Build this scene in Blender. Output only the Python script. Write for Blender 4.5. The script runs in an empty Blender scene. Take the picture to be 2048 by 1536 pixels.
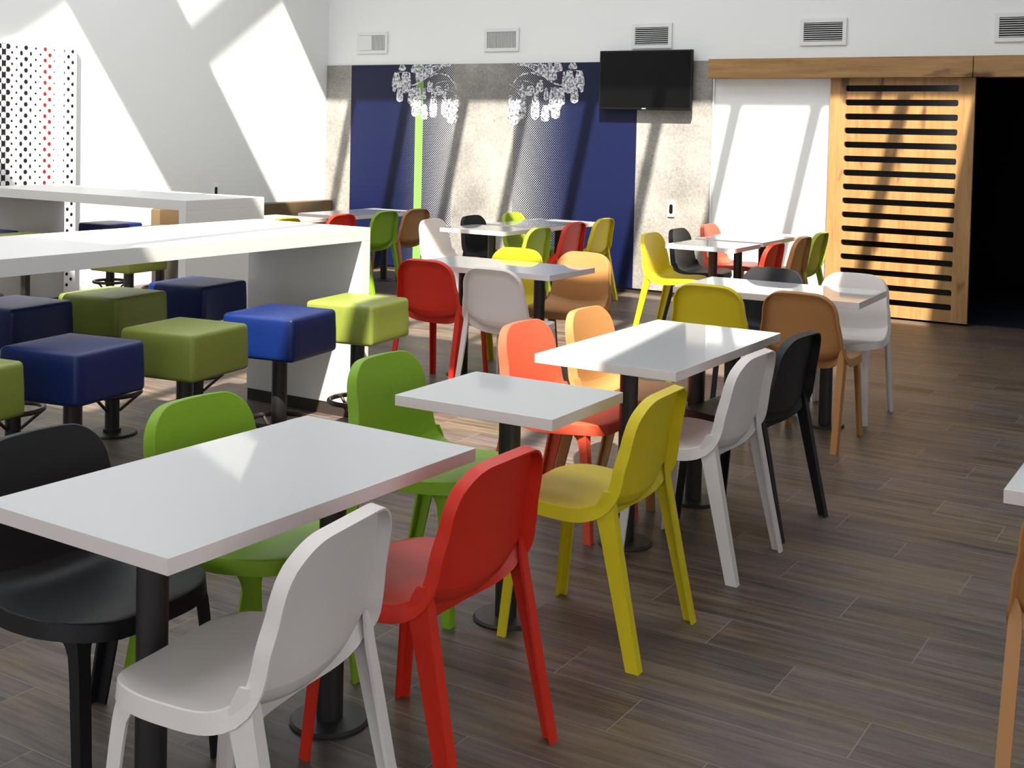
import bpy, bmesh, math, random
from mathutils import Vector, Matrix
random.seed(7)
S = bpy.context.scene
COL = S.collection

# ------------------------------------------------------------------ camera
H = 1.582
FWD = Vector((-0.5239, 0.8509, -0.0384)); RGT = Vector((0.8507, 0.5251, 0.0229))
FWD.normalize(); RGT = (RGT - FWD * RGT.dot(FWD)).normalized(); UPV = RGT.cross(FWD)
cam = bpy.data.cameras.new('camera'); co = bpy.data.objects.new('camera', cam); COL.objects.link(co)
cam.sensor_width = 36; cam.sensor_fit = 'HORIZONTAL'; cam.lens = 2429.1 / 2048 * 36
cam.shift_x = 0.0; cam.shift_y = (360.5 - 768) / 2048
cam.clip_start = 0.05; cam.clip_end = 100
M = Matrix.Identity(4)
for i in range(3):
    M[i][0] = RGT[i]; M[i][1] = UPV[i]; M[i][2] = -FWD[i]
M.translation = Vector((0, 0, H)); co.matrix_world = M
S.camera = co

# ------------------------------------------------------------------ sky, sun, exposure
S.view_settings.view_transform = 'Standard'; S.view_settings.look = 'None'
S.view_settings.gamma = 1; S.view_settings.use_curve_mapping = False
S.view_settings.exposure = 0.2
SUN = Vector((-0.312, 0.72, -1.0))                       # direction the sunlight travels
w = bpy.data.worlds.new('sky'); S.world = w; w.use_nodes = True
bg = w.node_tree.nodes['Background']; bg.inputs[0].default_value = (0.94, 0.97, 1.0, 1); bg.inputs[1].default_value = 3.7
sl = bpy.data.lights.new('sun', 'SUN'); sl.energy = 14.5; sl.angle = math.radians(0.75); sl.color = (1.0, 0.93, 0.80)
so = bpy.data.objects.new('sun', sl); COL.objects.link(so); so.rotation_euler = SUN.to_track_quat('-Z', 'Y').to_euler()
so.location = (2, -2, 8)
S.cycles.max_bounces = 8; S.cycles.diffuse_bounces = 5; S.cycles.glossy_bounces = 3
S.cycles.sample_clamp_indirect = 6; S.cycles.use_denoising = True

# ------------------------------------------------------------------ materials
def lin(c):
    return tuple(((v / 255) / 12.92 if v / 255 <= .04045 else ((v / 255 + .055) / 1.055) ** 2.4) for v in c) + (1,)
def mat(name, rgb, rough=.5, spec=.5, metal=0, bump=0, bscale=200, vary=0, vscale=4, coat=0):
    m = bpy.data.materials.new(name); m.use_nodes = True; nt = m.node_tree; b = nt.nodes['Principled BSDF']
    col = lin(rgb) if max(rgb) > 1.001 else tuple(rgb) + (1,)
    b.inputs['Base Color'].default_value = col; b.inputs['Roughness'].default_value = rough
    b.inputs['Specular IOR Level'].default_value = spec; b.inputs['Metallic'].default_value = metal
    b.inputs['Coat Weight'].default_value = coat; b.inputs['Coat Roughness'].default_value = .05
    tc = nt.nodes.new('ShaderNodeTexCoord')
    if vary:
        n = nt.nodes.new('ShaderNodeTexNoise'); n.inputs['Scale'].default_value = vscale; n.inputs['Detail'].default_value = 4
        nt.links.new(tc.outputs['Object'], n.inputs['Vector'])
        mr = nt.nodes.new('ShaderNodeMapRange'); mr.inputs[3].default_value = 1 - vary; mr.inputs[4].default_value = 1 + vary
        nt.links.new(n.outputs[0], mr.inputs[0])
        mx = nt.nodes.new('ShaderNodeVectorMath'); mx.operation = 'SCALE'; mx.inputs[0].default_value = col[:3]
        nt.links.new(mr.outputs[0], mx.inputs['Scale']); nt.links.new(mx.outputs[0], b.inputs['Base Color'])
    if bump:
        n = nt.nodes.new('ShaderNodeTexNoise'); n.inputs['Scale'].default_value = bscale; n.inputs['Detail'].default_value = 2
        nt.links.new(tc.outputs['Object'], n.inputs['Vector'])
        bp = nt.nodes.new('ShaderNodeBump'); bp.inputs['Strength'].default_value = bump; bp.inputs['Distance'].default_value = .002
        nt.links.new(n.outputs[0], bp.inputs['Height']); nt.links.new(bp.outputs[0], b.inputs['Normal'])
    return m
class NT:
    """tiny node helper"""
    def __init__(s, m): s.t = m.node_tree
    def math(s, op, a, b=None, c=None):
        n = s.t.nodes.new('ShaderNodeMath'); n.operation = op
        for i, v in enumerate((a, b, c)):
            if v is None: continue
            if isinstance(v, (int, float)): n.inputs[i].default_value = v
            else: s.t.links.new(v, n.inputs[i])
        return n.outputs[0]
    def new(s, k, **kw):
        n = s.t.nodes.new(k)
        for a, v in kw.items(): setattr(n, a, v)
        return n
    def link(s, a, b): s.t.links.new(a, b)
    def comb(s, x, y, z):
        n = s.t.nodes.new('ShaderNodeCombineXYZ')
        for i, v in enumerate((x, y, z)):
            if isinstance(v, (int, float)): n.inputs[i].default_value = v
            else: s.t.links.new(v, n.inputs[i])
        return n.outputs[0]
    def noise(s, vec, scale, detail=3, rough=.5):
        n = s.new('ShaderNodeTexNoise'); n.inputs['Scale'].default_value = scale; n.inputs['Detail'].default_value = detail
        n.inputs['Roughness'].default_value = rough; s.link(vec, n.inputs['Vector']); return n.outputs[0]
    def ramp(s, fac, stops):
        n = s.new('ShaderNodeValToRGB'); e = n.color_ramp.elements
        while len(e) < len(stops): e.new(.5)
        for i, (p, c) in enumerate(stops): e[i].position = p; e[i].color = c
        s.link(fac, n.inputs[0]); return n.outputs[0]
    def mix(s, f, a, b):
        n = s.new('ShaderNodeMix'); n.data_type = 'RGBA'
        for i, v in ((0, f), (6, a), (7, b)):
            if isinstance(v, (int, float, tuple)): n.inputs[i].default_value = v
            else: s.link(v, n.inputs[i])
        return n.outputs[2]

PLASTIC = {
 'white': mat('white moulded plastic', (206, 199, 196), .42, .4, bump=.12, bscale=350),
 'red': mat('red moulded plastic', (192, 40, 22), .45, .35, bump=.12, bscale=350),
 'yellow': mat('yellow moulded plastic', (196, 177, 24), .45, .35, bump=.12, bscale=350),
 'green': mat('green moulded plastic', (116, 154, 28), .45, .35, bump=.12, bscale=350),
 'lime': mat('lime moulded plastic', (150, 170, 46), .45, .35, bump=.12, bscale=350),
 'coral': mat('coral red moulded plastic', (204, 78, 54), .45, .35, bump=.12, bscale=350),
 'tan': mat('tan moulded plastic', (160, 113, 66), .45, .35, bump=.12, bscale=350),
 'black': mat('black moulded plastic', (17, 18, 22), .5, .35, bump=.12, bscale=350),
}
M_TABLE = mat('white glossy laminate', (190, 191, 192), .035, .65, bump=.02, bscale=60)
M_EDGE = mat('white edge band', (206, 196, 194), .45, .4)
M_BAR = mat('white solid surface', (204, 203, 202), .35, .25)
M_BLACKMETAL = mat('black powder coated steel', (30, 27, 27), .45, .5)
M_BROWNMETAL = mat('dark bronze steel tube', (70, 58, 52), .35, .5, metal=.4)
M_BLUE = mat('blue leatherette', (5, 27, 80), .42, .35, bump=.15, bscale=500)
M_GREENL = mat('green leatherette', (117, 127, 52), .42, .4, bump=.15, bscale=500)
M_WALL = mat('white wall paint', (226, 228, 227), .7, .3, bump=.05, bscale=80)
M_CEIL = mat('white ceiling paint', (225, 226, 226), .8, .2)
M_BEAM = mat('white rafter paint', (215, 216, 216), .6, .3)
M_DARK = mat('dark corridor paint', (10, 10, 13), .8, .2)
M_CARPET = mat('dark blue carpet', (22, 28, 44), .95, .1, vary=.4, vscale=60)
M_VENT = mat('white vent enamel', (216, 217, 217), .4, .4)
M_DUCT = mat('dark duct', (20, 18, 20), .8, .2)
M_TV = mat('black tv plastic', (12, 12, 13), .35, .3)
M_SCREEN = mat('black tv screen', (8, 9, 9), .2, .2)
M_MARK = mat('pale grey print', (180, 180, 180), .5)
M_BENCH = mat('brown leatherette', (92, 74, 52), .5, .4, bump=.1, bscale=300)
M_DARKEDGE = mat('dark kick strip', (46, 40, 36), .6, .3)
M_LIMEP = mat('lime printed stripe', (112, 156, 78), .6, .3)
M_DOT = mat('black printed dots', (24, 22, 28), .6, .3)
M_REDDOT = mat('red printed dots', (150, 40, 44), .6, .3)
M_BOARD = mat('white printed board', (228, 228, 230), .5, .3)
M_OUTLET = mat('white outlet plastic', (232, 232, 230), .35, .4)
M_GLASSDARK = mat('dark glass behind slots', (12, 10, 10), .12, .2)

def floor_mat():
    m = mat('wood look floor tile', (120, 104, 92), .42, .4); n = NT(m); b = m.node_tree.nodes['Principled BSDF']
    tc = n.new('ShaderNodeTexCoord'); sp = n.new('ShaderNodeSeparateXYZ'); n.link(tc.outputs['Object'], sp.inputs[0])
    X, Y = sp.outputs[0], sp.outputs[1]
    ry = n.math('DIVIDE', n.math('SUBTRACT', Y, 3.074), .226); row = n.math('FLOOR', ry); fy = n.math('FRACT', ry)
    rx = n.math('SUBTRACT', n.math('DIVIDE', n.math('ADD', X, 1.71), .867), n.math('MULTIPLY', row, .6667))
    colm = n.math('FLOOR', rx); fx = n.math('FRACT', rx)
    dx = n.math('MULTIPLY', n.math('MINIMUM', fx, n.math('SUBTRACT', 1, fx)), .867)
    dy = n.math('MULTIPLY', n.math('MINIMUM', fy, n.math('SUBTRACT', 1, fy)), .226)
    gx = n.math('LESS_THAN', dx, .0016); gy = n.math('LESS_THAN', dy, .0013)
    grout = n.math('MAXIMUM', gx, gy)
    wn = n.new('ShaderNodeTexWhiteNoise'); n.link(n.comb(row, colm, 0), wn.inputs['Vector']); rnd = wn.outputs['Value']
    off = n.math('MULTIPLY', rnd, 37.0)
    v1 = n.comb(n.math('ADD', n.math('MULTIPLY', X, 1.3), off), n.math('MULTIPLY', Y, 16), off)
    v2 = n.comb(n.math('ADD', n.math('MULTIPLY', X, 4.0), off), n.math('MULTIPLY', Y, 90), off)
    v3 = n.comb(n.math('ADD', n.math('MULTIPLY', X, 1.2), off), n.math('MULTIPLY', Y, 4), off)
    g1 = n.noise(v1, 1.6, 6, .62); g2 = n.noise(v2, 1.0, 4, .6); g3 = n.noise(v3, 1.0, 3, .5)
    f = n.math('ADD', n.math('ADD', n.math('MULTIPLY', g1, .62), n.math('MULTIPLY', g2, .30)), n.math('MULTIPLY', n.math('SUBTRACT', rnd, .5), .10))
    base = n.ramp(f, [(.28, lin((40, 31, 25))), (.42, lin((78, 66, 54))), (.52, lin((98, 85, 70))), (.68, lin((116, 103, 86)))])
    cool = n.ramp(f, [(.28, lin((40, 33, 32))), (.42, lin((74, 64, 61))), (.52, lin((92, 81, 77))), (.68, lin((109, 98, 92)))])
    c = n.mix(n.ramp(g3, [(.42, (0, 0, 0, 1)), (.58, (1, 1, 1, 1))]), base, cool)
    c = n.mix(grout, c, lin((120, 111, 104)))
    n.link(c, b.inputs['Base Color'])
    bp = n.new('ShaderNodeBump'); bp.inputs['Strength'].default_value = .25; bp.inputs['Distance'].default_value = .0015
    n.link(n.math('SUBTRACT', g2, n.math('MULTIPLY', grout, 1.0)), bp.inputs['Height']); n.link(bp.outputs[0], b.inputs['Normal'])
    return m
def concrete_mat():
    m = mat('concrete look laminate', (165, 160, 155), .55, .3); n = NT(m); b = m.node_tree.nodes['Principled BSDF']
    tc = n.new('ShaderNodeTexCoord'); V = tc.outputs['Object']
    a = n.noise(V, 1.8, 6, .6); s = n.noise(V, 42, 3, .7); k = n.noise(V, 16, 2, .5)
    f = n.math('ADD', n.math('MULTIPLY', a, .6), n.math('MULTIPLY', s, .4))
    c = n.ramp(f, [(.34, lin((110, 107, 105))), (.5, lin((140, 137, 132))), (.64, lin((166, 162, 156)))])
    c = n.mix(n.math('LESS_THAN', k, .26), c, lin((120, 115, 110)))
    n.link(c, b.inputs['Base Color']); return m
def mural_mat(name, xd, xf, lime=None):
    """black-to-navy print with a staggered lattice of white dots that shrink from x=xd (big) to x=xf (none)"""
    m = mat(name, (20, 30, 80), .5, .3); n = NT(m); b = m.node_tree.nodes['Principled BSDF']
    tc = n.new('ShaderNodeTexCoord'); sp = n.new('ShaderNodeSeparateXYZ'); n.link(tc.outputs['Object'], sp.inputs[0])
    X, Z = sp.outputs[0], sp.outputs[2]
    t = n.math('DIVIDE', n.math('SUBTRACT', X, xd), xf - xd)           # 0 at the dotted edge, 1 at the plain blue end
    t = n.math('MINIMUM', n.math('MAXIMUM', t, 0), 1)
    P = .026
    u = n.math('DIVIDE', n.math('ADD', X, Z), P); v = n.math('DIVIDE', n.math('SUBTRACT', X, Z), P)
    fu = n.math('SUBTRACT', n.math('FRACT', u), .5); fv = n.math('SUBTRACT', n.math('FRACT', v), .5)
    d = n.math('SQRT', n.math('ADD', n.math('MULTIPLY', fu, fu), n.math('MULTIPLY', fv, fv)))
    r = n.math('SUBTRACT', .325, n.math('MULTIPLY', t, .25))
    dot = n.math('LESS_THAN', d, r)
    base = n.ramp(t, [(0, lin((10, 9, 15))), (.22, lin((10, 10, 18))), (.5, lin((7, 13, 40))), (1, lin((5, 14, 54)))])
    dc = n.ramp(t, [(0, lin((226, 226, 230))), (.4, lin((170, 176, 196))), (.75, lin((48, 62, 112))), (1, lin((10, 26, 74)))])
    n.link(n.mix(dot, base, dc), b.inputs['Base Color']); return m
def crystal_mat():
    m = mat('white crystal photo print', (220, 220, 222), .5, .3); n = NT(m); b = m.node_tree.nodes['Principled BSDF']
    tc = n.new('ShaderNodeTexCoord'); V = tc.outputs['Object']
    f = n.noise(V, 38, 6, .75)
    c = n.ramp(f, [(.41, lin((56, 56, 68))), (.48, lin((150, 150, 158))), (.56, lin((222, 222, 226)))])
    n.link(c, b.inputs['Base Color']); return m
def oak_mat(name, axis):
    m = mat(name, (176, 130, 76), .5, .35); n = NT(m); b = m.node_tree.nodes['Principled BSDF']
    tc = n.new('ShaderNodeTexCoord'); sp = n.new('ShaderNodeSeparateXYZ'); n.link(tc.outputs['Object'], sp.inputs[0])
    X, Y, Z = sp.outputs
    if axis == 'X': v = n.comb(n.math('MULTIPLY', X, 1.2), Y, n.math('MULTIPLY', Z, 14)); v2 = n.comb(n.math('MULTIPLY', X, 5), Y, n.math('MULTIPLY', Z, 90))
    else: v = n.comb(n.math('MULTIPLY', X, 14), Y, n.math('MULTIPLY', Z, 1.2)); v2 = n.comb(n.math('MULTIPLY', X, 90), Y, n.math('MULTIPLY', Z, 5))
    a = n.noise(v, 1.4, 6, .6); c2 = n.noise(v2, 1, 3, .6)
    vk = n.comb(n.math('MULTIPLY', X, 1.5 if axis == 'X' else 4), Y, n.math('MULTIPLY', Z, 5 if axis == 'X' else 1.4))
    kn = n.noise(vk, 1.6, 2, .5)
    f = n.math('ADD', n.math('MULTIPLY', a, .65), n.math('MULTIPLY', c2, .35))
    c = n.ramp(f, [(.3, lin((120, 88, 52))), (.45, lin((146, 110, 67))), (.6, lin((162, 125, 79)))])
    c = n.mix(n.ramp(kn, [(.64, (0, 0, 0, 1)), (.74, (1, 1, 1, 1))]), c, lin((84, 58, 34)))
    n.link(c, b.inputs['Base Color']); return m
M_FLOOR = floor_mat(); M_CONC = concrete_mat(); M_CRYSTAL = crystal_mat()
M_OAKV = oak_mat('knotty oak boards', 'Z'); M_OAKH = oak_mat('knotty oak beam', 'X')
M_MURL = mural_mat('navy dotted print left', -7.59, -8.55); M_MURR = mural_mat('navy dotted print right', -6.80, -5.85)

# ------------------------------------------------------------------ helpers
def box(bm, x0, y0, z0, x1, y1, z1, bevel=0):
    if x1 < x0: x0, x1 = x1, x0
    if y1 < y0: y0, y1 = y1, y0
    if z1 < z0: z0, z1 = z1, z0
    v = [bm.verts.new((x, y, z)) for z in (z0, z1) for y in (y0, y1) for x in (x0, x1)]
    fs = [bm.faces.new([v[i] for i in q]) for q in ((0, 2, 3, 1), (4, 5, 7, 6), (0, 1, 5, 4), (2, 6, 7, 3), (0, 4, 6, 2), (1, 3, 7, 5))]
    if bevel:
        es = list({e for f in fs for e in f.edges})
        bmesh.ops.bevel(bm, geom=es, offset=bevel, segments=2, affect='EDGES', profile=.5)
    return bm
def cyl(bm, x, y, z0, z1, r, n=32, r2=None):
    r2 = r if r2 is None else r2
    a = [bm.verts.new((x + r * math.cos(2 * math.pi * i / n), y + r * math.sin(2 * math.pi * i / n), z0)) for i in range(n)]
    b = [bm.verts.new((x + r2 * math.cos(2 * math.pi * i / n), y + r2 * math.sin(2 * math.pi * i / n), z1)) for i in range(n)]
    for i in range(n): bm.faces.new((a[i], a[(i + 1) % n], b[(i + 1) % n], b[i]))
    bm.faces.new(a[::-1]); bm.faces.new(b)
def tube(bm, p, q, r, n=10):
    p = Vector(p); q = Vector(q); d = (q - p).normalized()
    u = d.cross(Vector((0, 0, 1)) if abs(d.z) < .9 else Vector((1, 0, 0))).normalized(); v = d.cross(u)
    A = [[bm.verts.new(c + u * r * math.cos(2 * math.pi * i / n) + v * r * math.sin(2 * math.pi * i / n)) for i in range(n)] for c in (p, q)]
    for i in range(n): bm.faces.new((A[0][i], A[0][(i + 1) % n], A[1][(i + 1) % n], A[1][i]))
    bm.faces.new(A[0][::-1]); bm.faces.new(A[1])
def torus(bm, c, R, r, n=40, k=10):
    g = [[bm.verts.new((c[0] + (R + r * math.cos(b)) * math.cos(a), c[1] + (R + r * math.cos(b)) * math.sin(a), c[2] + r * math.sin(b)))
          for b in [2 * math.pi * j / k for j in range(k)]] for a in [2 * math.pi * i / n for i in range(n)]]
    for i in range(n):
        for j in range(k): bm.faces.new((g[i][j], g[(i + 1) % n][j], g[(i + 1) % n][(j + 1) % k], g[i][(j + 1) % k]))
def obj(name, bm, m, parent=None, smooth=None):
    bmesh.ops.recalc_face_normals(bm, faces=bm.faces)
    me = bpy.data.meshes.new(name); bm.to_mesh(me); bm.free()
    if smooth is not None:
        for p in me.polygons: p.use_smooth = True
        me.set_sharp_from_angle(angle=math.radians(smooth))
    me.materials.append(m)
    o = bpy.data.objects.new(name, me); COL.objects.link(o)
    if parent: o.parent = parent
    return o
def thing(name, label, cat, loc=(0, 0, 0), rz=0, group=None):
    o = bpy.data.objects.new(name, None); COL.objects.link(o); o.empty_display_size = .2
    o.location = loc; o.rotation_euler = (0, 0, rz); tag(o, label, cat, group); return o
def tag(o, label, cat, group=None):
    o['label'] = label; o['category'] = cat
    if group: o['group'] = group
    return o
def struct(name, bm, m, parent=None, smooth=None):
    o = obj(name, bm, m, parent, smooth)
    if not parent: o['kind'] = 'structure'
    return o
def dup(root, loc, rz, label, group):
    r = root.copy(); COL.objects.link(r); r.location = loc; r.rotation_euler = (0, 0, rz); r['label'] = label; r['group'] = group
    for ch in list(root.children):
        c = ch.copy(); COL.objects.link(c); c.parent = r
        for g in list(ch.children):
            d = g.copy(); COL.objects.link(d); d.parent = c
    return r

# ------------------------------------------------------------------ room shell
XL, YB, ZC = -9.40, 11.08, 5.0
XR, YN = 3.4, -4.2
OX0, OX1, OZ = -3.2, -0.2, 2.17                         # dark opening in the back wall
b = bmesh.new(); box(b, XL - .2, YN - .2, -.12, XR + .2, YB + .1, 0); struct('floor', b, M_FLOOR)
b = bmesh.new(); box(b, XL - .2, YN, 0, XL, YB + .2, ZC + .3); struct('wall_left', b, M_WALL)
b = bmesh.new()
box(b, XL, YB, 0, OX0, YB + .2, ZC + .3); box(b, OX1, YB, 0, XR, YB + .2, ZC + .3); box(b, OX0, YB, OZ, OX1, YB + .2, ZC + .3)
struct('wall_back', b, M_WALL)
b = bmesh.new(); box(b, XR, YN, 0, XR + .2, -2.6, ZC + .3); box(b, XR, 2.0, 0, XR + .2, YB + .2, ZC + .3)
box(b, XR, -2.6, 0, XR + .2, 2.0, .8); box(b, XR, -2.6, 2.6, XR + .2, 2.0, ZC + .3); box(b, XR, -.4, .8, XR + .2, -.2, 2.6); struct('wall_right', b, M_WALL)  # unseen window opening added to brighten the chair backs from the right
b = bmesh.new()                                          # near wall behind the camera
box(b, XL, YN - .2, 0, XR, YN, .9); box(b, XL, YN - .2, 3.4, XR, YN, ZC + .3)
for x0, x1 in ((XL, -5.6), (-3.0, -1.6), (1.0, XR)): box(b, x0, YN - .2, .9, x1, YN, 3.4)   # two tall unseen openings, added and sized for fill light
struct('wall_near', b, M_WALL)
b = bmesh.new()                                          # corridor behind the opening
box(b, OX0 - .1, YB + .2, .0, OX0, YB + 4, 2.6); box(b, OX1, YB + .2, 0, OX1 + .1, YB + 4, 2.6)
box(b, OX0 - .1, YB + 4, 0, OX1 + .1, YB + 4.1, 2.6); box(b, OX0 - .1, YB + .2, 2.6, OX1 + .1, YB + 4.1, 2.7)
struct('wall_corridor', b, M_DARK)
b = bmesh.new(); box(b, OX0 - .1, YB + .1, -.12, OX1 + .1, YB + 4.1, 0.002); struct('floor_corridor', b, M_CARPET)

def rp(x, y, zc0=3.6):                                   # roof position given at height 3.6, carried up the sun's path to ZC
    k = ZC - zc0
    return (x - SUN.x * k, y - SUN.y * k)
# three skylights across the room, given in plan at height 3.6: (y0, y1, right edge x at y0, at y1, rafter offset, left edge)
SKY = [(1.76, 3.52, -1.13, -1.38, -.08, -8.7), (4.93, 6.73, -1.19, -1.46, -.08, -8.98), (8.12, 9.84, -1.25, -1.61, 0.0, -9.32)]
def raf_x(k, y): return -2.18 - .785 * k - .147 * (y - 9.83)
def prism(bm, pts, z0, z1):
    A = [bm.verts.new((x, y, z0)) for x, y in pts]; B = [bm.verts.new((x, y, z1)) for x, y in pts]; n = len(pts)
    for i in range(n): bm.faces.new((A[i], A[(i + 1) % n], B[(i + 1) % n], B[i]))
    bm.faces.new(A[::-1]); bm.faces.new(B)
xa, xb = XL - .2, XR + .2
b = bmesh.new(); yprev = YN
for (y0, y1, x0, x1, off, lft) in SKY:
    A0, A1 = rp(x0, y0), rp(x1, y1)
    prism(b, [(xa, yprev), (xb, yprev), (xb, A0[1]), (xa, A0[1])], ZC, ZC + .1)
    prism(b, [A0, (xb, A0[1]), (xb, A1[1]), A1], ZC, ZC + .1)
    if lft: L0, L1 = rp(lft + .147 * .9, y0), rp(lft - .147 * .9, y1); prism(b, [(xa, L0[1]), L0, L1, (xa, L1[1])], ZC, ZC + .1)
    yprev = A1[1]
prism(b, [(xa, yprev), (xb, yprev), (xb, YB + .2), (xa, YB + .2)], ZC, ZC + .1)
struct('ceiling', b, M_CEIL)
tn = 1
for (y0, y1, x0, x1, off, lft) in SKY:                   # rafters across the skylights
    for k in range(0, 10):
        if (y0 < 3 and k == 0) or (k == 9 and y0 < 8): continue
        hw = .06; ya, yb_ = y0 - .05, y1 + .05
        pts = [rp(raf_x(k, ya) - hw + off, ya), rp(raf_x(k, ya) + hw + off, ya), rp(raf_x(k, yb_) + hw + off, yb_), rp(raf_x(k, yb_) - hw + off, yb_)]
        b = bmesh.new(); prism(b, pts, ZC + .101, ZC + .16); struct('trim_%d' % tn, b, M_BEAM); tn += 1

# baseboard line, lintel beam, sliding door
b = bmesh.new(); box(b, XL, YB - .012, 0, OX0 - .2, YB, .045); struct('baseboard_back', b, M_DARKEDGE)
b = bmesh.new(); box(b, -4.54, YB - .17, 2.155, -2.124, YB, 2.338, .004); struct('trim_%d' % tn, b, M_OAKH); tn += 1
b = bmesh.new(); box(b, -2.118, YB - .17, 2.155, .3, YB, 2.338, .004); struct('trim_%d' % tn, b, M_OAKH); tn += 1
b = bmesh.new(); box(b, -4.548, YB - .02, .05, -4.53, YB, 2.155); struct('trim_%d' % tn, b, M_VENT); tn += 1
# sliding door with sixteen slots
DX0, DX1, DY0, DY1 = -3.375, -2.115, YB - .075, YB - .035
root = bpy.data.objects.new('door_1', None); COL.objects.link(root); root['kind'] = 'structure'; root.location = (0, 0, 0)
SX0, SX1 = -3.235, -2.25
zs = [2.062 - .1275 * i for i in range(16)]; sh = .0275
b = bmesh.new()
box(b, DX0, DY0, .02, SX0, DY1, 2.155); box(b, SX1, DY0, .02, DX1, DY1, 2.155)
tops = [2.155] + [z - sh for z in zs]; bots = [z + sh for z in zs] + [.02]
for t, u in zip(tops, bots): box(b, SX0, DY0, u, SX1, DY1, t)
for z in zs:                                             # rounded slot corners
    for xx, sx in ((SX0, 1), (SX1, -1)):
        for sz in (1, -1):
            r = .016; cx = xx + sx * r; cz = z + sz * (sh - r)
            arc = [(cx - sx * r * math.cos(a), cz + sz * r * math.sin(a)) for a in [math.pi / 2 * i / 4 for i in range(5)]]
            pts = [(xx, z + sz * sh)] + arc
            A = [b.verts.new((p[0], DY0, p[1])) for p in pts]; B = [b.verts.new((p[0], DY1, p[1])) for p in pts]
            b.faces.new(A); b.faces.new(B[::-1])
            for i in range(len(pts)): b.faces.new((A[i], B[i], B[(i + 1) % len(pts)], A[(i + 1) % len(pts)]))
obj('slotted_panel', b, M_OAKV, root)
b = bmesh.new(); box(b, DX0 + .05, DY1 + .001, .06, DX1 - .03, DY1 + .012, 2.12); obj('dark_glass', b, M_GLASSDARK, root)

# ------------------------------------------------------------------ wall boards
def board(name, label, x0, x1, m, cat='wall panel', group='printed and plain panels along the back wall', ztop=2.332):
    t = thing(name, label, cat, ((x0 + x1) / 2, YB, 0), 0, group); b = bmesh.new()
    box(b, x0, YB - .028, .05, x1, YB - .001, ztop, .001); p = obj('panel_face', b, m, t)
    p.matrix_parent_inverse = t.matrix_basis.inverted(); return t
board('concrete_panel', 'narrow grey concrete-look panel in the room corner, left of the navy mural', XL + .005, -9.026, M_CONC)
mL = board('mural_panel', 'navy mural panel with a lime green stripe and half a white chandelier', -9.024, -7.592, M_MURL)
board('concrete_panel', 'grey concrete-look panel between the two chandelier halves', -7.590, -6.802, M_CONC)
mR = board('mural_panel', 'navy mural panel with white dots at left and television over its right edge', -6.800, -5.352, M_MURR)
board('concrete_panel', 'grey concrete-look panel with a wall outlet, right of the television', -5.350, -4.550, M_CONC)
def wpart(name, bm, m, t, smooth=None):
    p = obj(name, bm, m, t, smooth); p.matrix_parent_inverse = Matrix.Translation(t.location).inverted(); return p
YP = YB - .028
b = bmesh.new(); box(b, -8.098, YP - .0012, .052, -7.992, YP, 2.331); wpart('lime_stripe', b, M_LIMEP, mL)['label'] = 'lime green stripe'
# chandelier graphic: coordinates in metres for the left half (x grows to the right), mirrored for the right half
def drop(bm, x, z0, z1, wd, y, n=14):
    """a hanging crystal, narrow at the top and round at the bottom, printed flat"""
    L = []; Rr = []
    for i in range(n + 1):
        t = i / n; wv = wd * (.50 + .50 * min(1, t * 1.8)) * (math.sqrt(max(0, 1 - ((t - .8) / .2) ** 2)) if t > .8 else 1)
        z = z0 + (z1 - z0) * t; L.append((x - wv / 2 - .0005, z)); Rr.append((x + wv / 2 + .0005, z))
    pts = L + Rr[::-1]; A = [bm.verts.new((p[0], y, p[1])) for p in pts]
    for i in range(n):
        bm.faces.new((A[i], A[i + 1], A[2 * n - i], A[2 * n + 1 - i]))
def strip(bm, pts, wd, y):
    pr = None
    for i, p in enumerate(pts):
        q = pts[min(i + 1, len(pts) - 1)]; o = pts[max(i - 1, 0)]
        d = Vector((q[0] - o[0], q[1] - o[1])).normalized(); nn = Vector((-d.y, d.x)) * wd / 2
        c = (bm.verts.new((p[0] + nn.x, y, p[1] + nn.y)), bm.verts.new((p[0] - nn.x, y, p[1] - nn.y)))
        if pr: bm.faces.new((pr[0], c[0], c[1], pr[1]))
        pr = c
def bez(p0, p1, p2, n=12): return [tuple((1 - t) ** 2 * a + 2 * t * (1 - t) * c + t * t * d for a, c, d in zip(p0, p1, p2)) for t in [i / n for i in range(n + 1)]]
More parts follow.
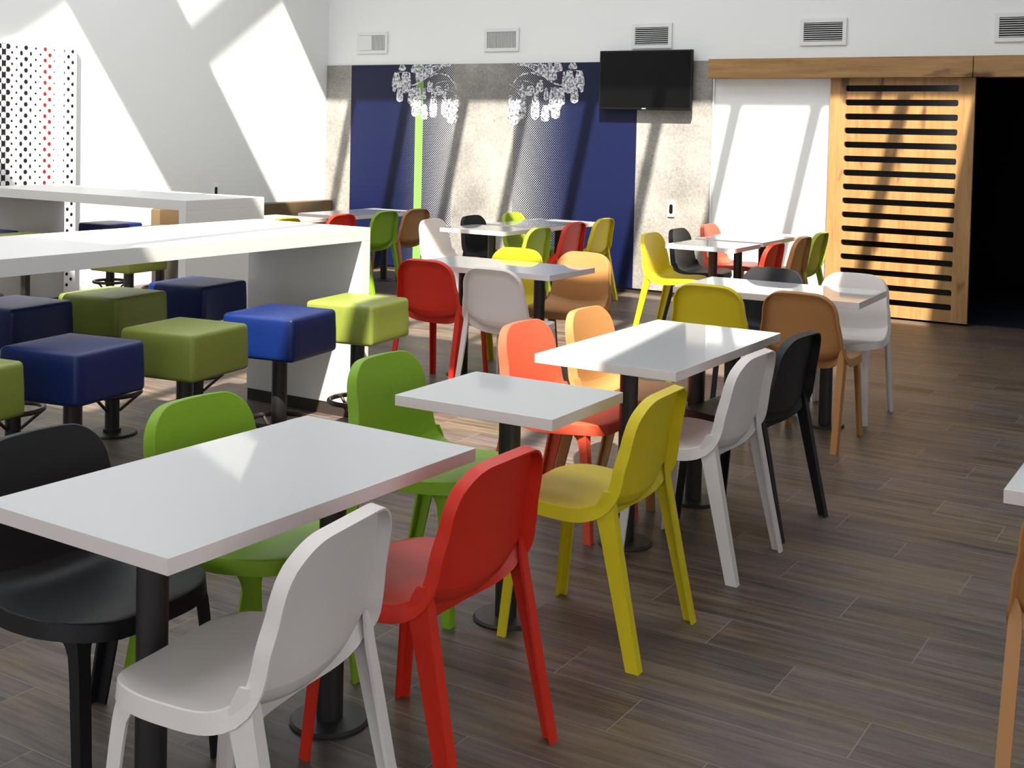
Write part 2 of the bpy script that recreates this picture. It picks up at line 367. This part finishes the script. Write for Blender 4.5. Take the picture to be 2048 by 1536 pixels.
def chandelier(mirror, t):
    """printed half chandelier; pixels of the left half converted to metres"""
    # map px in the 10.97x crop to wall metres: x = X0 + px*kx ; z = Z0 - py*kz
    kx, kz = .000622, .000508
    f = (lambda px, py: (-8.528 + px * kx, 2.395 - py * kz)) if not mirror else (lambda px, py: (-5.860 - px * kx, 2.395 - py * kz))
    y = YP - .0022; b = bmesh.new(); rr = random.Random(5)
    D = [(250, 290, 660, 130), (205, 420, 740, 50), (335, 560, 960, 100), (440, 290, 640, 130), (455, 480, 760, 120), (545, 320, 650, 42), (380, 130, 265, 110),
         (650, 130, 310, 100), (700, 130, 330, 70), (770, 200, 500, 120), (820, 130, 460, 90), (590, 640, 1010, 100), (660, 640, 1110, 110), (690, 940, 1280, 110), (740, 640, 960, 110),
         (770, 880, 1120, 90), (890, 1000, 1340, 110), (880, 640, 900, 60), (985, 480, 740, 60), (1040, 520, 740, 50), (1190, 600, 810, 130), (1085, 700, 1310, 110),
         (1330, 700, 1290, 90), (1420, 850, 1330, 110), (1500, 900, 1430, 150), (1580, 800, 1330, 80), (1370, 560, 700, 60), (930, 150, 420, 90), (1010, 130, 330, 80)]
    for (x, a, c, wd) in D:
        p = f(x, a); q = f(x, c); drop(b, p[0], p[1], q[1], wd * kx * 1.5, y); y -= .00004
    for (p0, p1, p2, wd) in (((560, 580), (700, 600), (900, 430), 26), ((900, 430), (1060, 300), (1300, 180), 22), ((1000, 400), (1200, 260), (1420, 400), 20), ((1420, 400), (1520, 520), (1600, 700), 16),
                             ((1000, 300), (1200, 330), (1400, 380), 16), ((1100, 230), (1250, 150), (1450, 160), 30), ((1000, 200), (1100, 150), (1450, 130), 24), ((1130, 560), (1250, 480), (1400, 500), 14),
                             ((1400, 730), (1500, 620), (1620, 560), 12), ((1300, 300), (1450, 420), (1560, 560), 14), ((240, 300), (300, 280), (400, 300), 12), ((400, 300), (480, 270), (560, 330), 12),
                             ((1150, 780), (1080, 700), (1060, 560), 14), ((1320, 880), (1400, 760), (1500, 700), 12), ((600, 650), (700, 620), (790, 640), 14)):
        strip(b, bez(f(*p0), f(*p1), f(*p2)), wd * kx, y); y -= .00004
    o = wpart('chandelier_print', b, M_CRYSTAL, t); o['label'] = 'white printed crystal drops'
chandelier(False, mL); chandelier(True, mR)

# dotted board on the left wall
t = thing('dotted_board', 'tall white board with black and red printed dots on the left wall', 'wall panel', (XL, 6.6, 0))
bd = bmesh.new(); box(bd, XL + .001, 5.8, .02, XL + .035, 7.478, 2.288, .001)
XD = XL + .0362
def disc(bm, y, z, ry, rz, n=14, mi=1):
    vs = [bm.verts.new((XD, y + ry * math.cos(2 * math.pi * i / n), z + rz * math.sin(2 * math.pi * i / n))) for i in range(n)]; bd.faces.new(vs).material_index = mi

PZ = .1003
# columns: (y, dot half-width, half-height, staggered, red)
colsd = [(7.431, .0145, .0160, 0, 0), (7.385, .0155, .0165, 1, 0), (7.340, .0055, .0125, 0, 0), (7.279, .0038, .0045, 1, 0), (7.231, .006, .0078, 0, 0), (7.183, .0180, .0178, 1, 1), (7.134, .0170, .0182, 0, 1),
         (7.084, .010, .009, 1, 0), (7.035, .010, .0105, 0, 0), (6.983, .011, .0182, 1, 0), (6.934, .0195, .0200, 0, 0), (6.886, .015, .0208, 1, 0), (6.838, .010, .0105, 0, 0), (6.792, .0108, .0115, 1, 0),
         (6.64, .012, .013, 0, 0), (6.59, .010, .011, 1, 0), (6.5, .018, .02, 0, 0), (6.4, .02, .02, 1, 0), (6.3, .012, .012, 0, 0), (6.2, .018, .018, 1, 0)]
for (y, ry, rz, st, red) in colsd:
    z = 2.2445 - (PZ / 2 if st else 0)
    while z > .04:
        disc(bd, y, z, ry, rz, 14, 2 if red else 1); z -= PZ
vs = [bd.verts.new((XD - .0002, yy, zz)) for yy, zz in ((6.690, .06), (6.731, .06), (6.731, 2.272), (6.690, 2.272))]; bd.faces.new(vs).material_index = 1
for k in range(22):                                      # white dots inside the black column, black half dots beside it
    z = 2.2445 - PZ * k
    disc(bd, 6.752, z, .024, .0235, 16, 1); disc(bd, 6.667, z, .024, .0235, 16, 1)
    XD += .0002; disc(bd, 6.711, z, .0245, .0265, 18, 0); XD -= .0002
o = wpart('board_face', bd, M_BOARD, t); o.data.materials.append(M_DOT); o.data.materials.append(M_REDDOT)

# outlets
def outlet(loc, rz, label):
    t = thing('wall_outlet', label, 'outlet', loc, rz, 'wall outlets'); b = bmesh.new(); box(b, -.037, -.012, -.078, .037, 0, .078, .003); obj('cover_plate', b, M_OUTLET, t)
    b = bmesh.new(); n = 24
    pts = [(.02 * math.cos(a), (.028 if math.sin(a) > 0 else -.028) + .02 * math.sin(a)) for a in [2 * math.pi * i / n + .01 for i in range(n)]]
    A = [b.verts.new((p[0], -.0135, p[1])) for p in pts]; B = [b.verts.new((p[0], -.011, p[1])) for p in pts]
    b.faces.new(A)
    for i in range(n): b.faces.new((A[i], B[i], B[(i + 1) % n], A[(i + 1) % n]))
    obj('socket', b, M_TV, t)
outlet((-4.944, YP - .0008, .872), 0, 'white outlet with dark oval socket on the grey panel right of the television')
outlet((XL + .0008, 9.284, .90), math.pi / 2, 'white outlet with dark oval socket on the left wall above the far bar table')

# vents
for i, (x0, lab) in enumerate(((-8.958, 'white air vent nearest the room corner, its left half closed'), (-7.205, 'white grid air vent above the middle grey panel'),
        (-5.435, 'white louvred air vent just above the television'), (-3.700, 'white louvred air vent above the sliding door beam'), (-1.987, 'white louvred air vent above the dark opening'))):
    x1 = x0 + .437; z0, z1 = 2.462, 2.708; fw = .036
    t = thing('air_vent', lab, 'vent', (x0, YB, z0), 0, 'air vents high on the back wall'); W = x1 - x0; Hh = z1 - z0
    b = bmesh.new()
    for q in ((0, 0, W, fw), (0, Hh - fw, W, Hh), (0, fw, fw, Hh - fw), (W - fw, fw, W, Hh - fw)): box(b, q[0], -.022, q[1], q[2], -.0005, q[3])
    obj('frame', b, M_VENT, t)
    b = bmesh.new(); box(b, fw, -.003, fw, W - fw, -.001, Hh - fw); obj('backing', b, M_DUCT, t)
    b = bmesh.new(); n = 9
    if i < 2:
        for k in range(1, 22):
            xx = fw + (W - 2 * fw) * k / 22; box(b, xx - .0028, -.019, fw, xx + .0028, -.010, Hh - fw)
        for k in range(1, 13):
            zz = fw + (Hh - 2 * fw) * k / 13; box(b, fw, -.0095, zz - .0018, W - fw, -.004, zz + .0018)
    else:
        for k in range(n):
            zz = fw + (Hh - 2 * fw) * (k + .5) / n
            v = [b.verts.new((xx, yy, z_)) for xx in (fw, W - fw) for yy, z_ in ((-.018, zz - .0045), (-.007, zz + .003), (-.006, zz + .0045), (-.018, zz - .001))]
            for q in ((0, 1, 5, 4), (1, 2, 6, 5), (2, 3, 7, 6), (3, 0, 4, 7)): b.faces.new([v[a] for a in q])
    obj('louvre', b, M_VENT, t)
    if i == 0:
        b = bmesh.new(); box(b, fw, -.0245, fw + .004, W * .49, -.020, Hh - fw - .004); obj('closed_flap', b, M_VENT, t)

# television
t = thing('television', 'black flat television mounted high on the back wall', 'television', (-5.23, YB, 2.14))
b = bmesh.new(); box(b, -.505, -.125, -.293, .505, -.085, .298, .006); obj('casing', b, M_TV, t)
b = bmesh.new(); box(b, -.488, -.1265, -.268, .488, -.1255, .283); obj('screen', b, M_SCREEN, t)
b = bmesh.new(); box(b, -.2, -.086, -.15, .2, -.029, .15); obj('wall_bracket', b, M_BLACKMETAL, t)
b = bmesh.new(); box(b, -.022, -.1268, -.284, .022, -.1252, -.276); obj('maker_mark', b, M_MARK, t)['label'] = 'small pale mark'

# bench along the left wall
t = thing('banquette_bench', 'brown upholstered bench along the left wall near the corner', 'bench', (XL, 9.7, 0))
b = bmesh.new(); box(b, .005, -1.3, .42, .14, 1.34, .755, .02); obj('backrest', b, M_BENCH, t, 40)
b = bmesh.new(); box(b, .005, -1.3, .32, .56, 1.34, .45, .02); obj('seat', b, M_BENCH, t, 40)
b = bmesh.new(); box(b, .01, -1.28, 0, .50, 1.32, .33, .004); obj('base', b, M_DARKEDGE, t)

# ------------------------------------------------------------------ bar tables
def bar_table(x0, y0, x1, y1, label, along):
    t = thing('bar_table', label, 'table', ((x0 + x1) / 2, (y0 + y1) / 2, 0), 0, 'white waterfall bar tables')
    X0, X1, Y0, Y1 = x0 - (x0 + x1) / 2, x1 - (x0 + x1) / 2, y0 - (y0 + y1) / 2, y1 - (y0 + y1) / 2
    b = bmesh.new(); box(b, X0, Y0, .978, X1, Y1, 1.05, .0015); obj('tabletop', b, M_BAR, t)
    th = .072
    for s in (0, 1):
        if along == 'Y': q = (X0, (Y0 if s == 0 else Y1 - th), X1, (Y0 + th if s == 0 else Y1))
        else: q = ((X0 if s == 0 else X1 - th), Y0, (X0 + th if s == 0 else X1), Y1)
        b = bmesh.new(); box(b, q[0], q[1], .07, q[2], q[3], .9778, .0015); l = obj('leg_panel', b, M_BAR, t)
        b = bmesh.new(); box(b, q[0] + .004, q[1] + .004, 0, q[2] - .004, q[3] - .004, .07); obj('kick_strip', b, M_DARKEDGE, l)
bar_table(-4.97, 2.0, -4.135, 5.25, 'long white bar table in front, sunlit, with its end panel near the red chair', 'Y')
bar_table(-8.92, 6.15, -6.513, 6.95, 'white bar table standing crosswise behind the long one', 'X')

# ------------------------------------------------------------------ bar stools
def make_stool(col):
    t = thing('bar_stool', '', 'stool')
    b = bmesh.new(); h = .195
    bmesh.ops.create_cube(b, size=1)
    for v in b.verts: v.co = Vector((v.co.x * .385, v.co.y * .385, v.co.z * .2 + .63))
    bmesh.ops.bevel(b, geom=list(b.edges), offset=.02, segments=4, affect='EDGES', profile=.5)
    bmesh.ops.subdivide_edges(b, edges=[e for e in b.edges if e.calc_length() > .12], cuts=5, use_grid_fill=True)
    for v in b.verts:
        if v.co.z > .7285: v.co.z += .006 * max(0, 1 - (v.co.x / .18) ** 2) * max(0, 1 - (v.co.y / .18) ** 2)
        k = (v.co.z - .63) / .1
        v.co.x *= 1 - .012 * k; v.co.y *= 1 - .012 * k
        if abs(v.co.x) > .18: v.co.x *= 1 + .008 * (1 - min(1, abs(k)))
        if abs(v.co.y) > .18: v.co.y *= 1 + .008 * (1 - min(1, abs(k)))
    obj('seat', b, col, t, 60)
    b = bmesh.new(); cyl(b, 0, 0, .010, .54, .036, 28); obj('pole', b, M_BLACKMETAL, t, 40)
    b = bmesh.new(); cyl(b, 0, 0, 0, .006, .125, 48); cyl(b, 0, 0, .006, .012, .125, 48, .118); cyl(b, 0, 0, .01, .03, .045, 28); obj('base', b, M_BLACKMETAL, t, 30)
    b = bmesh.new(); torus(b, (0, 0, .215), .138, .0125); r = obj('foot_ring', b, M_BROWNMETAL, t, 60)
    for a in (0, 120, 240):
        a = math.radians(a + 35); b = bmesh.new(); tube(b, (.136 * math.cos(a), .136 * math.sin(a), .208), (.036 * math.cos(a), .036 * math.sin(a), .12), .008); obj('strut', b, M_BROWNMETAL, r, 60)
    return t
stools = {'blue': make_stool(M_BLUE), 'green': make_stool(M_GREENL)}
used = set()
def place(protos, kind, x, y, rz, label, group):
    if kind not in used:
        used.add(kind); o = protos[kind]; o.location = (x, y, 0); o.rotation_euler = (0, 0, rz); o['label'] = label; o['group'] = group; return o
    return dup(protos[kind], (x, y, 0), rz, label, group)
G1 = 'cube-seat bar stools'
for kind, x, y, rz, lab in (
    ('green', -3.90, 2.56, 8, 'green cube stool cut off by the left edge of the photo'),
    ('blue', -3.90, 3.11, 9, 'dark blue cube stool, nearest blue one in the row before the long bar'),
    ('green', -3.89, 3.68, 8, 'green cube stool in shade between two blue ones in the near row'),
    ('blue', -3.87, 4.25, 9, 'bright blue cube stool in front of the bar table end panel'),
    ('green', -3.85, 4.80, 8, 'light green sunlit cube stool beside the end corner of the long bar'),
    ('blue', -5.02, 3.66, 7, 'dark blue cube stool behind the long bar at the left edge'),
    ('green', -4.95, 4.19, 8, 'green cube stool behind the long bar with a bright sun stripe on its left side'),
    ('blue', -4.96, 4.78, 8, 'blue cube stool behind the long bar, half sunlit, next to the end panel'),
    ('green', -6.95, 6.02, 3, 'green cube stool tucked at the front of the crosswise bar table'),
    ('blue', -8.49, 7.15, 3, 'blue cube stool behind the crosswise bar table, beside the dotted board'),
    ('green', -7.86, 7.14, 2, 'green cube stool behind the crosswise bar table, right of a blue one'),
    ('blue', -8.47, 5.90, 3, 'blue cube stool in front of the crosswise bar, far left'),
    ('green', -8.00, 5.93, 3, 'green cube stool in front of the crosswise bar, second from left')):
    place(stools, kind, x, y, math.radians(rz), lab, G1)

# ------------------------------------------------------------------ dining chairs
def catmull(P, n):
    out = []
    for i in range(len(P) - 1):
        p0 = P[max(i - 1, 0)]; p1 = P[i]; p2 = P[i + 1]; p3 = P[min(i + 2, len(P) - 1)]
        for k in range(n):
            t = k / n; out.append(tuple(.5 * ((2 * b_) + (c - a) * t + (2 * a - 5 * b_ + 4 * c - d) * t * t + (3 * b_ - a - 3 * c + d) * t ** 3) for a, b_, c, d in zip(p0, p1, p2, p3)))
    out.append(P[-1]); return out
PROF = catmull([(.240, .446), (.222, .4505), (.16, .453), (.06, .447), (-.02, .443), (-.085, .447), (-.122, .464), (-.143, .498), (-.154, .55), (-.165, .62), (-.180, .69), (-.196, .76), (-.206, .800)], 12)
ARC = [0]
for i in range(1, len(PROF)): ARC.append(ARC[-1] + math.dist(PROF[i], PROF[i - 1]))
LT = ARC[-1]
def prof(s):
    s = min(max(s, 0), LT)
    for i in range(1, len(ARC)):
        if s <= ARC[i]:
            t = (s - ARC[i - 1]) / (ARC[i] - ARC[i - 1]); return tuple(a + (c - a) * t for a, c in zip(PROF[i - 1], PROF[i]))
    return PROF[-1]
def lerp_tab(s, T):
    for (a, va), (c, vc) in zip(T, T[1:]):
        if s <= c: t = (s - a) / (c - a); t = t * t * (3 - 2 * t); return va + (vc - va) * t
    return T[-1][1]
def halfw(s):
    wv = lerp_tab(s, [(0, .226), (.14, .228), (.30, .222), (.38, .216), (.48, .210), (.58, .196), (LT + .001, .178)])
    r = .16
    if s < r: k = (r - s) / r; wv = .075 + (wv - .075) * (max(0, 1 - k ** 2.4)) ** (1 / 2.4)
    r = .092
    if s > LT - r: k = (s - LT + r) / r; wv = .088 + (wv - .088) * (max(0, 1 - k ** 2.2)) ** (1 / 2.2)
    return wv
def surf(s, u):
    y, z = prof(s); wv = halfw(s); x = wv * u
    e = (abs(x) / .215) ** 2
    bend = math.exp(-((s - .365) / .075) ** 2)
    back = 1 / (1 + math.exp(-(s - .42) / .03)); seat = 1 - back
    y += e * (.016 * bend + .020 * back); z += e * (.010 * seat + .014 * bend)
    c_ = max(0, 1 - e); y -= c_ * .010 * bend; z -= c_ * .014 * bend
    if s > LT - .05: z -= .012 * e * ((s - LT + .05) / .05)
    return Vector((x, y, z))
def snorm(s, u):
    h = .002; a = surf(min(s + h, LT), u) - surf(max(s - h, 0), u); c = surf(s, min(u + .01, 1)) - surf(s, max(u - .01, -1))
    n = c.cross(a); n.normalize()
    return n if n.z + n.y > 0 else -n
# row spacing: dense at both ends
SS = [0, .0015, .005, .011, .02, .033, .05, .07, .095, .12] + [.12 + (LT - .24) * i / 22 for i in range(1, 22)] + [LT - v for v in (.12, .098, .08, .065, .05, .037, .026, .017, .010, .005, .0015, 0)]
NU = 16
def build_chair():
    US = [-1 + 2 * j / NU for j in range(NU + 1)]
    V = []; F = []                                          # F: (verts, part)
    nr = len(SS)
    isp = next(i for i, s in enumerate(SS) if s > .385)
    part = lambda i: 0 if i < isp else 1
    def add(p): V.append(Vector(p)); return len(V) - 1
    T = [[add(surf(s, u)) for u in US] for s in SS]
    N = [[snorm(min(max(s, .004), LT - .004), u * .98) for u in US] for s in SS]
    depth = lambda s: lerp_tab(s, [(0, .042), (.25, .044), (.40, .044), (.50, .042), (LT + .01, .036)])
    # boundary loop (i, j)
    loop = [(i, 0) for i in range(nr)] + [(nr - 1, j) for j in range(1, NU)] + [(i, NU) for i in range(nr - 1, -1, -1)] + [(0, j) for j in range(NU - 1, 0, -1)]
    n = len(loop); rings = [[T[i][j] for i, j in loop]]
    R1 = []; R2 = []; R3 = []; R4 = []
    m_ = nr // 2; pa, pb = V[T[m_ - 1][0]], V[T[m_ + 1][0]]
    FLIP = (pb - pa).cross(N[m_][0]).x > 0               # column 0 is the -x side: outward must point to -x
    for k, (i, j) in enumerate(loop):
        p = V[T[i][j]]; a = V[T[loop[k - 1][0]][loop[k - 1][1]]]; c = V[T[loop[(k + 1) % n][0]][loop[(k + 1) % n][1]]]
        nm = N[i][j]; fd = snorm(min(max(SS[i], .10), LT - .05), US[j] * .7); tg = (c - a)
        if tg.length < 1e-7: tg = Vector((1, 0, 0))
        tg.normalize(); ow = tg.cross(fd); ow.normalize()
        if FLIP: ow = -ow
        d = depth(SS[i])
        R1.append(add(p + ow * .0030 - fd * .0030)); R2.append(add(p + ow * .0035 - fd * d)); R3.append(add(p - ow * .002 - fd * d)); R4.append(add(p - ow * .003 - nm * .006))
    rings += [R1, R2, R3, R4]
    for ra, rb in zip(rings, rings[1:]):
        for k in range(n):
            i = min(loop[k][0], loop[(k + 1) % n][0]); F.append(((ra[k], ra[(k + 1) % n], rb[(k + 1) % n], rb[k]), part(i)))
    for i in range(nr - 1):
        for j in range(NU): F.append(((T[i][j], T[i][j + 1], T[i + 1][j + 1], T[i + 1][j]), part(i)))
    # underside
    idx = {ij: R4[k] for k, ij in enumerate(loop)}
    Bt = [[idx.get((i, j)) if (i, j) in idx else add(V[T[i][j]] - N[i][j] * .006) for j in range(NU + 1)] for i in range(nr)]
    for i in range(nr - 1):
        for j in range(NU): F.append(((Bt[i][j], Bt[i + 1][j], Bt[i + 1][j + 1], Bt[i][j + 1]), part(i)))
    # U shaped rib under the bend, from leg joint to leg joint
    prev = None
    for k in range(25):
        u = -1 + 2 * k / 24; s = .392 - .085 * (1 - abs(u) ** 2.6); p = surf(s, u * .985); nm = snorm(s, u * .985)
        s2 = (surf(s + .004, u * .985) - surf(s - .004, u * .985)).normalized(); dd = .046 - .012 * abs(u) ** 3
        q = [add(p + s2 * .003 - nm * .004), add(p + s2 * .003 - nm * dd), add(p - s2 * .003 - nm * dd), add(p - s2 * .003 - nm * .004)]
        if prev:
            for a in range(4): F.append(((prev[a], prev[(a + 1) % 4], q[(a + 1) % 4], q[a]), 0))
        prev = q
    return V, F
CV, CF = build_chair()
def chair_parts():
    out = []
    for pi in (0, 1):
        b = bmesh.new(); mp = {}
        for f, p in CF:
            if p != pi: continue
            vs = []
            for i in f:
                if i not in mp: mp[i] = b.verts.new(CV[i])
                vs.append(mp[i])
            if len(set(vs)) == 4:
                try: b.faces.new(vs)
                except ValueError: pass
        out.append(b)
    return out
def lsweep(bm, st, sx, sy):
    """L-section leg. st: list of (x, y, z, arm_y, arm_x): outer corner position and arm lengths; arms run inward (-sx, -sy)"""
    th = .0085; prev = None; first = None
    for (x, y, z, ay, ax) in st:
        X = sx * x
        pts = [(X, y), (X, y - sy * ay), (X - sx * th, y - sy * ay), (X - sx * th, y - sy * th), (X - sx * ax, y - sy * th), (X - sx * ax, y)]
        vs = [bm.verts.new((p[0], p[1], z)) for p in pts]
        if prev:
            for a in range(6): bm.faces.new((prev[a], prev[(a + 1) % 6], vs[(a + 1) % 6], vs[a]))
        else: first = vs
        prev = vs
    for vs in (first, prev):
        bm.faces.new((vs[0], vs[1], vs[2], vs[3])); bm.faces.new((vs[0], vs[3], vs[4], vs[5]))
REAR = [(.2235, -.140, .522, .022, .014), (.2245, -.147, .502, .040, .024), (.2255, -.152, .475, .056, .030), (.2265, -.157, .445, .060, .032), (.228, -.169, .39, .056, .033), (.231, -.208, .20, .048, .033), (.235, -.252, 0, .042, .032)]
FRONT = [(.196, .196, .438, .070, .060), (.197, .200, .418, .058, .050), (.198, .204, .402, .044, .038), (.199, .208, .380, .036, .034), (.201, .214, .33, .034, .033), (.208, .230, .15, .032, .031), (.214, .243, 0, .030, .030)]
def make_chair(m):
    t = thing('dining_chair', '', 'chair')
    bs, bb = chair_parts()
    obj('seat', bs, m, t, 42); obj('backrest', bb, m, t, 42)
    for sx in (-1, 1):
        b = bmesh.new(); lsweep(b, REAR, sx, -1); obj('leg', b, m, t, 30)
        b = bmesh.new(); lsweep(b, FRONT, sx, 1); obj('leg', b, m, t, 30)
    return t
proto0 = make_chair(PLASTIC['white']); chairs = {'white': proto0}
for k in PLASTIC:
    if k == 'white': continue
    r = proto0.copy(); COL.objects.link(r)
    for ch in list(proto0.children):
        c = ch.copy(); c.data = ch.data.copy(); c.data.materials[0] = PLASTIC[k]; COL.objects.link(c); c.parent = r
    chairs[k] = r
G2 = 'moulded plastic dining chairs'
DIR = {'R': 90, 'L': -90, 'N': 0, 'S': 180}               # R chairs face -X, L face +X, N face +Y, S face -Y
for kind, d, x, y, da, lab in (
    ('white', 'R', -1.755, 1.87, 8, 'white chair nearest the camera, at the right side of the big front table'),
    ('red', 'R', -1.755, 2.50, 0, 'red chair seen from behind, right side of the big front table'),
    ('yellow', 'R', -1.755, 3.425, 2, 'yellow chair seen from behind, right side of the small square table'),
    ('white', 'R', -1.762, 4.27, -1, 'white chair seen from behind, between the yellow and black chairs on the right'),
    ('black', 'R', -1.765, 4.82, -5, 'black chair seen from behind, right side of the second long table'),
    ('black', 'L', -2.415, 1.98, 0, 'black chair at the left side of the front table, cut by the photo edge'),
    ('green', 'L', -2.385, 2.50, 0, 'bright green chair facing the camera behind the big front table'),
    ('green', 'L', -2.38, 3.37, 0, 'green chair behind the small square table, left side'),
    ('coral', 'L', -2.385, 4.33, 0, 'sunlit coral red chair facing the camera between two tables'),
    ('tan', 'L', -2.37, 4.86, 0, 'sunlit tan chair half hidden behind the second long table'),
    ('yellow', 'N', -2.49, 6.27, 0, 'yellow chair seen from behind at the table set crosswise on the right'),
    ('tan', 'N', -1.99, 6.30, -2, 'brown shaded chair seen from behind at the crosswise table on the right'),
    ('black', 'S', -2.50, 6.93, 0, 'dark chair facing the camera behind the crosswise table on the right'),
    ('white', 'S', -2.02, 6.99, 0, 'white chair facing the camera in front of the slotted wooden door'),
    ('red', 'N', -4.34, 6.24, 3, 'red chair seen from behind, beside the end of the long bar'),
    ('white', 'N', -3.77, 6.13, 0, 'white chair seen from behind in the middle of the room'),
    ('yellow', 'S', -4.30, 6.88, 0, 'yellow chair partly hidden behind the white chair in the middle'),
    ('tan', 'S', -3.825, 6.96, 0, 'light tan chair facing the camera, half sunlit, middle of the room'),
    ('yellow', 'L', -4.00, 9.02, 0, 'yellow chair in side view at the far right table, nearest of its row'),
    ('black', 'L', -4.035, 9.64, 0, 'black chair between a yellow and a coral chair at the far right tables'),
    ('coral', 'L', -4.05, 10.36, 0, 'coral red chair against the white wall at the far right tables'),
    ('red', 'R', -3.315, 8.88, 0, 'red chair seen from behind, front one of the far right row'),
    ('tan', 'R', -3.35, 9.65, 0, 'brown chair seen from behind beside the red one, far right'),
    ('lime', 'R', -3.38, 10.21, 0, 'lime chair nearest the slotted wooden door'),
    ('white', 'L', -6.12, 8.92, 0, 'pale white chair facing right at the far middle tables'),
    ('black', 'L', -6.13, 9.59, 0, 'black chair in front of the middle grey panel'),
    ('lime', 'L', -6.10, 10.27, 0, 'lime chair at the wall end of the far middle tables, sunlit'),
    ('lime', 'R', -5.35, 8.82, 0, 'lime chair seen from behind at the far middle tables'),
    ('red', 'R', -5.42, 9.57, 0, 'red chair seen from behind at the far middle tables'),
    ('yellow', 'R', -5.48, 10.26, 0, 'yellow chair seen from behind by the navy mural, far middle'),
    ('yellow', 'R', -7.46, 8.02, 0, 'yellow chair top showing above the long bar'),
    ('red', 'R', -7.43, 8.75, 0, 'red chair top showing above the long bar'),
    ('green', 'R', -7.46, 9.45, 0, 'green chair seen from behind in front of the lime stripe'),
    ('tan', 'R', -7.46, 9.98, -4, 'tan chair seen from behind under the dotted part of the left mural'),
    ('tan', 'N', -.235, 3.16, 0, 'brown chair cut off by the right edge of the photo')):
    kk = 'chair_' + kind
    place({kk: chairs[kind]}, kk, x, y, math.radians(DIR[d] + da), lab, G2)

# ------------------------------------------------------------------ dining tables
def table(x0, y0, x1, y1, label, a=0, poles=None, th=.036):
    cx, cy = (x0 + x1) / 2, (y0 + y1) / 2
    t = thing('dining_table', label, 'table', (cx, cy, 0), math.radians(a), 'white pedestal dining tables')
    hx, hy = (x1 - x0) / 2, (y1 - y0) / 2
    b = bmesh.new(); box(b, -hx + .001, -hy + .001, .74 - th + .001, hx - .001, hy - .001, .74, .0012); o = obj('tabletop', b, M_TABLE, t)
    o.data.materials.append(M_EDGE)
    for p in o.data.polygons:
        if abs(p.normal.z) < .5 and p.area > .001: p.material_index = 1
    if poles is None:
        if hx > hy * 1.3: poles = [(-hx + .245, 0), (hx - .245, 0)]
        elif hy > hx * 1.3: poles = [(0, -hy + .225), (0, hy - .225)]
        else: poles = [(0, 0)]
    for (px, py) in poles:
        b = bmesh.new(); cyl(b, px, py, .012, .74 - th - .012, .0355, 32); p = obj('pedestal_pole', b, M_BLACKMETAL, t, 40)
        b = bmesh.new(); cyl(b, px, py, 0, .006, .106, 56); cyl(b, px, py, .006, .013, .106, 56, .100); obj('base_disc', b, M_BLACKMETAL, p, 30)
        b = bmesh.new(); box(b, px - .1, py - .1, .74 - th - .012, px + .1, py + .1, .74 - th + .0005); obj('mount_plate', b, M_BLACKMETAL, p)
table(-2.372, 1.650, -1.766, 2.706, 'big white table nearest the camera, at the lower left', -1.27)
table(-2.329, 3.095, -1.751, 3.576, 'small square white table between the two long ones', 0.72)
table(-2.342, 3.998, -1.750, 5.109, 'long white table in the centre with a sunlit left corner', -0.15)
table(-2.807, 6.313, -1.762, 6.941, 'long white table set crosswise, with brown and yellow chairs', 1.87)
table(-4.66, 6.275, -3.583, 6.855, 'long white table in the middle of the room behind the red and white chairs', 0, [(-.27, 0), (.30, 0)])
table(-3.975, 8.785, -3.392, 9.345, 'small square white table at the far right, beside the yellow side-view chair')
table(-4.02, 9.48, -3.42, 10.52, 'long white table against the sunlit white wall, far right')
table(-6.13, 8.76, -5.47, 9.33, 'square white table in the far middle beside the pale white chair', 0, [(.035, 0)])
table(-6.12, 9.50, -5.45, 10.50, 'long white table in the far middle below the right mural')
table(-8.17, 7.80, -7.52, 8.88, 'white table at the far left in front of the brown bench, nearer one')
table(-8.17, 9.20, -7.52, 10.42, 'white table at the far left nearest the mural and corner')
table(-.505, 3.146, .60, 3.73, 'white table cut off by the right edge of the photo', 0, [(.15, 0)])
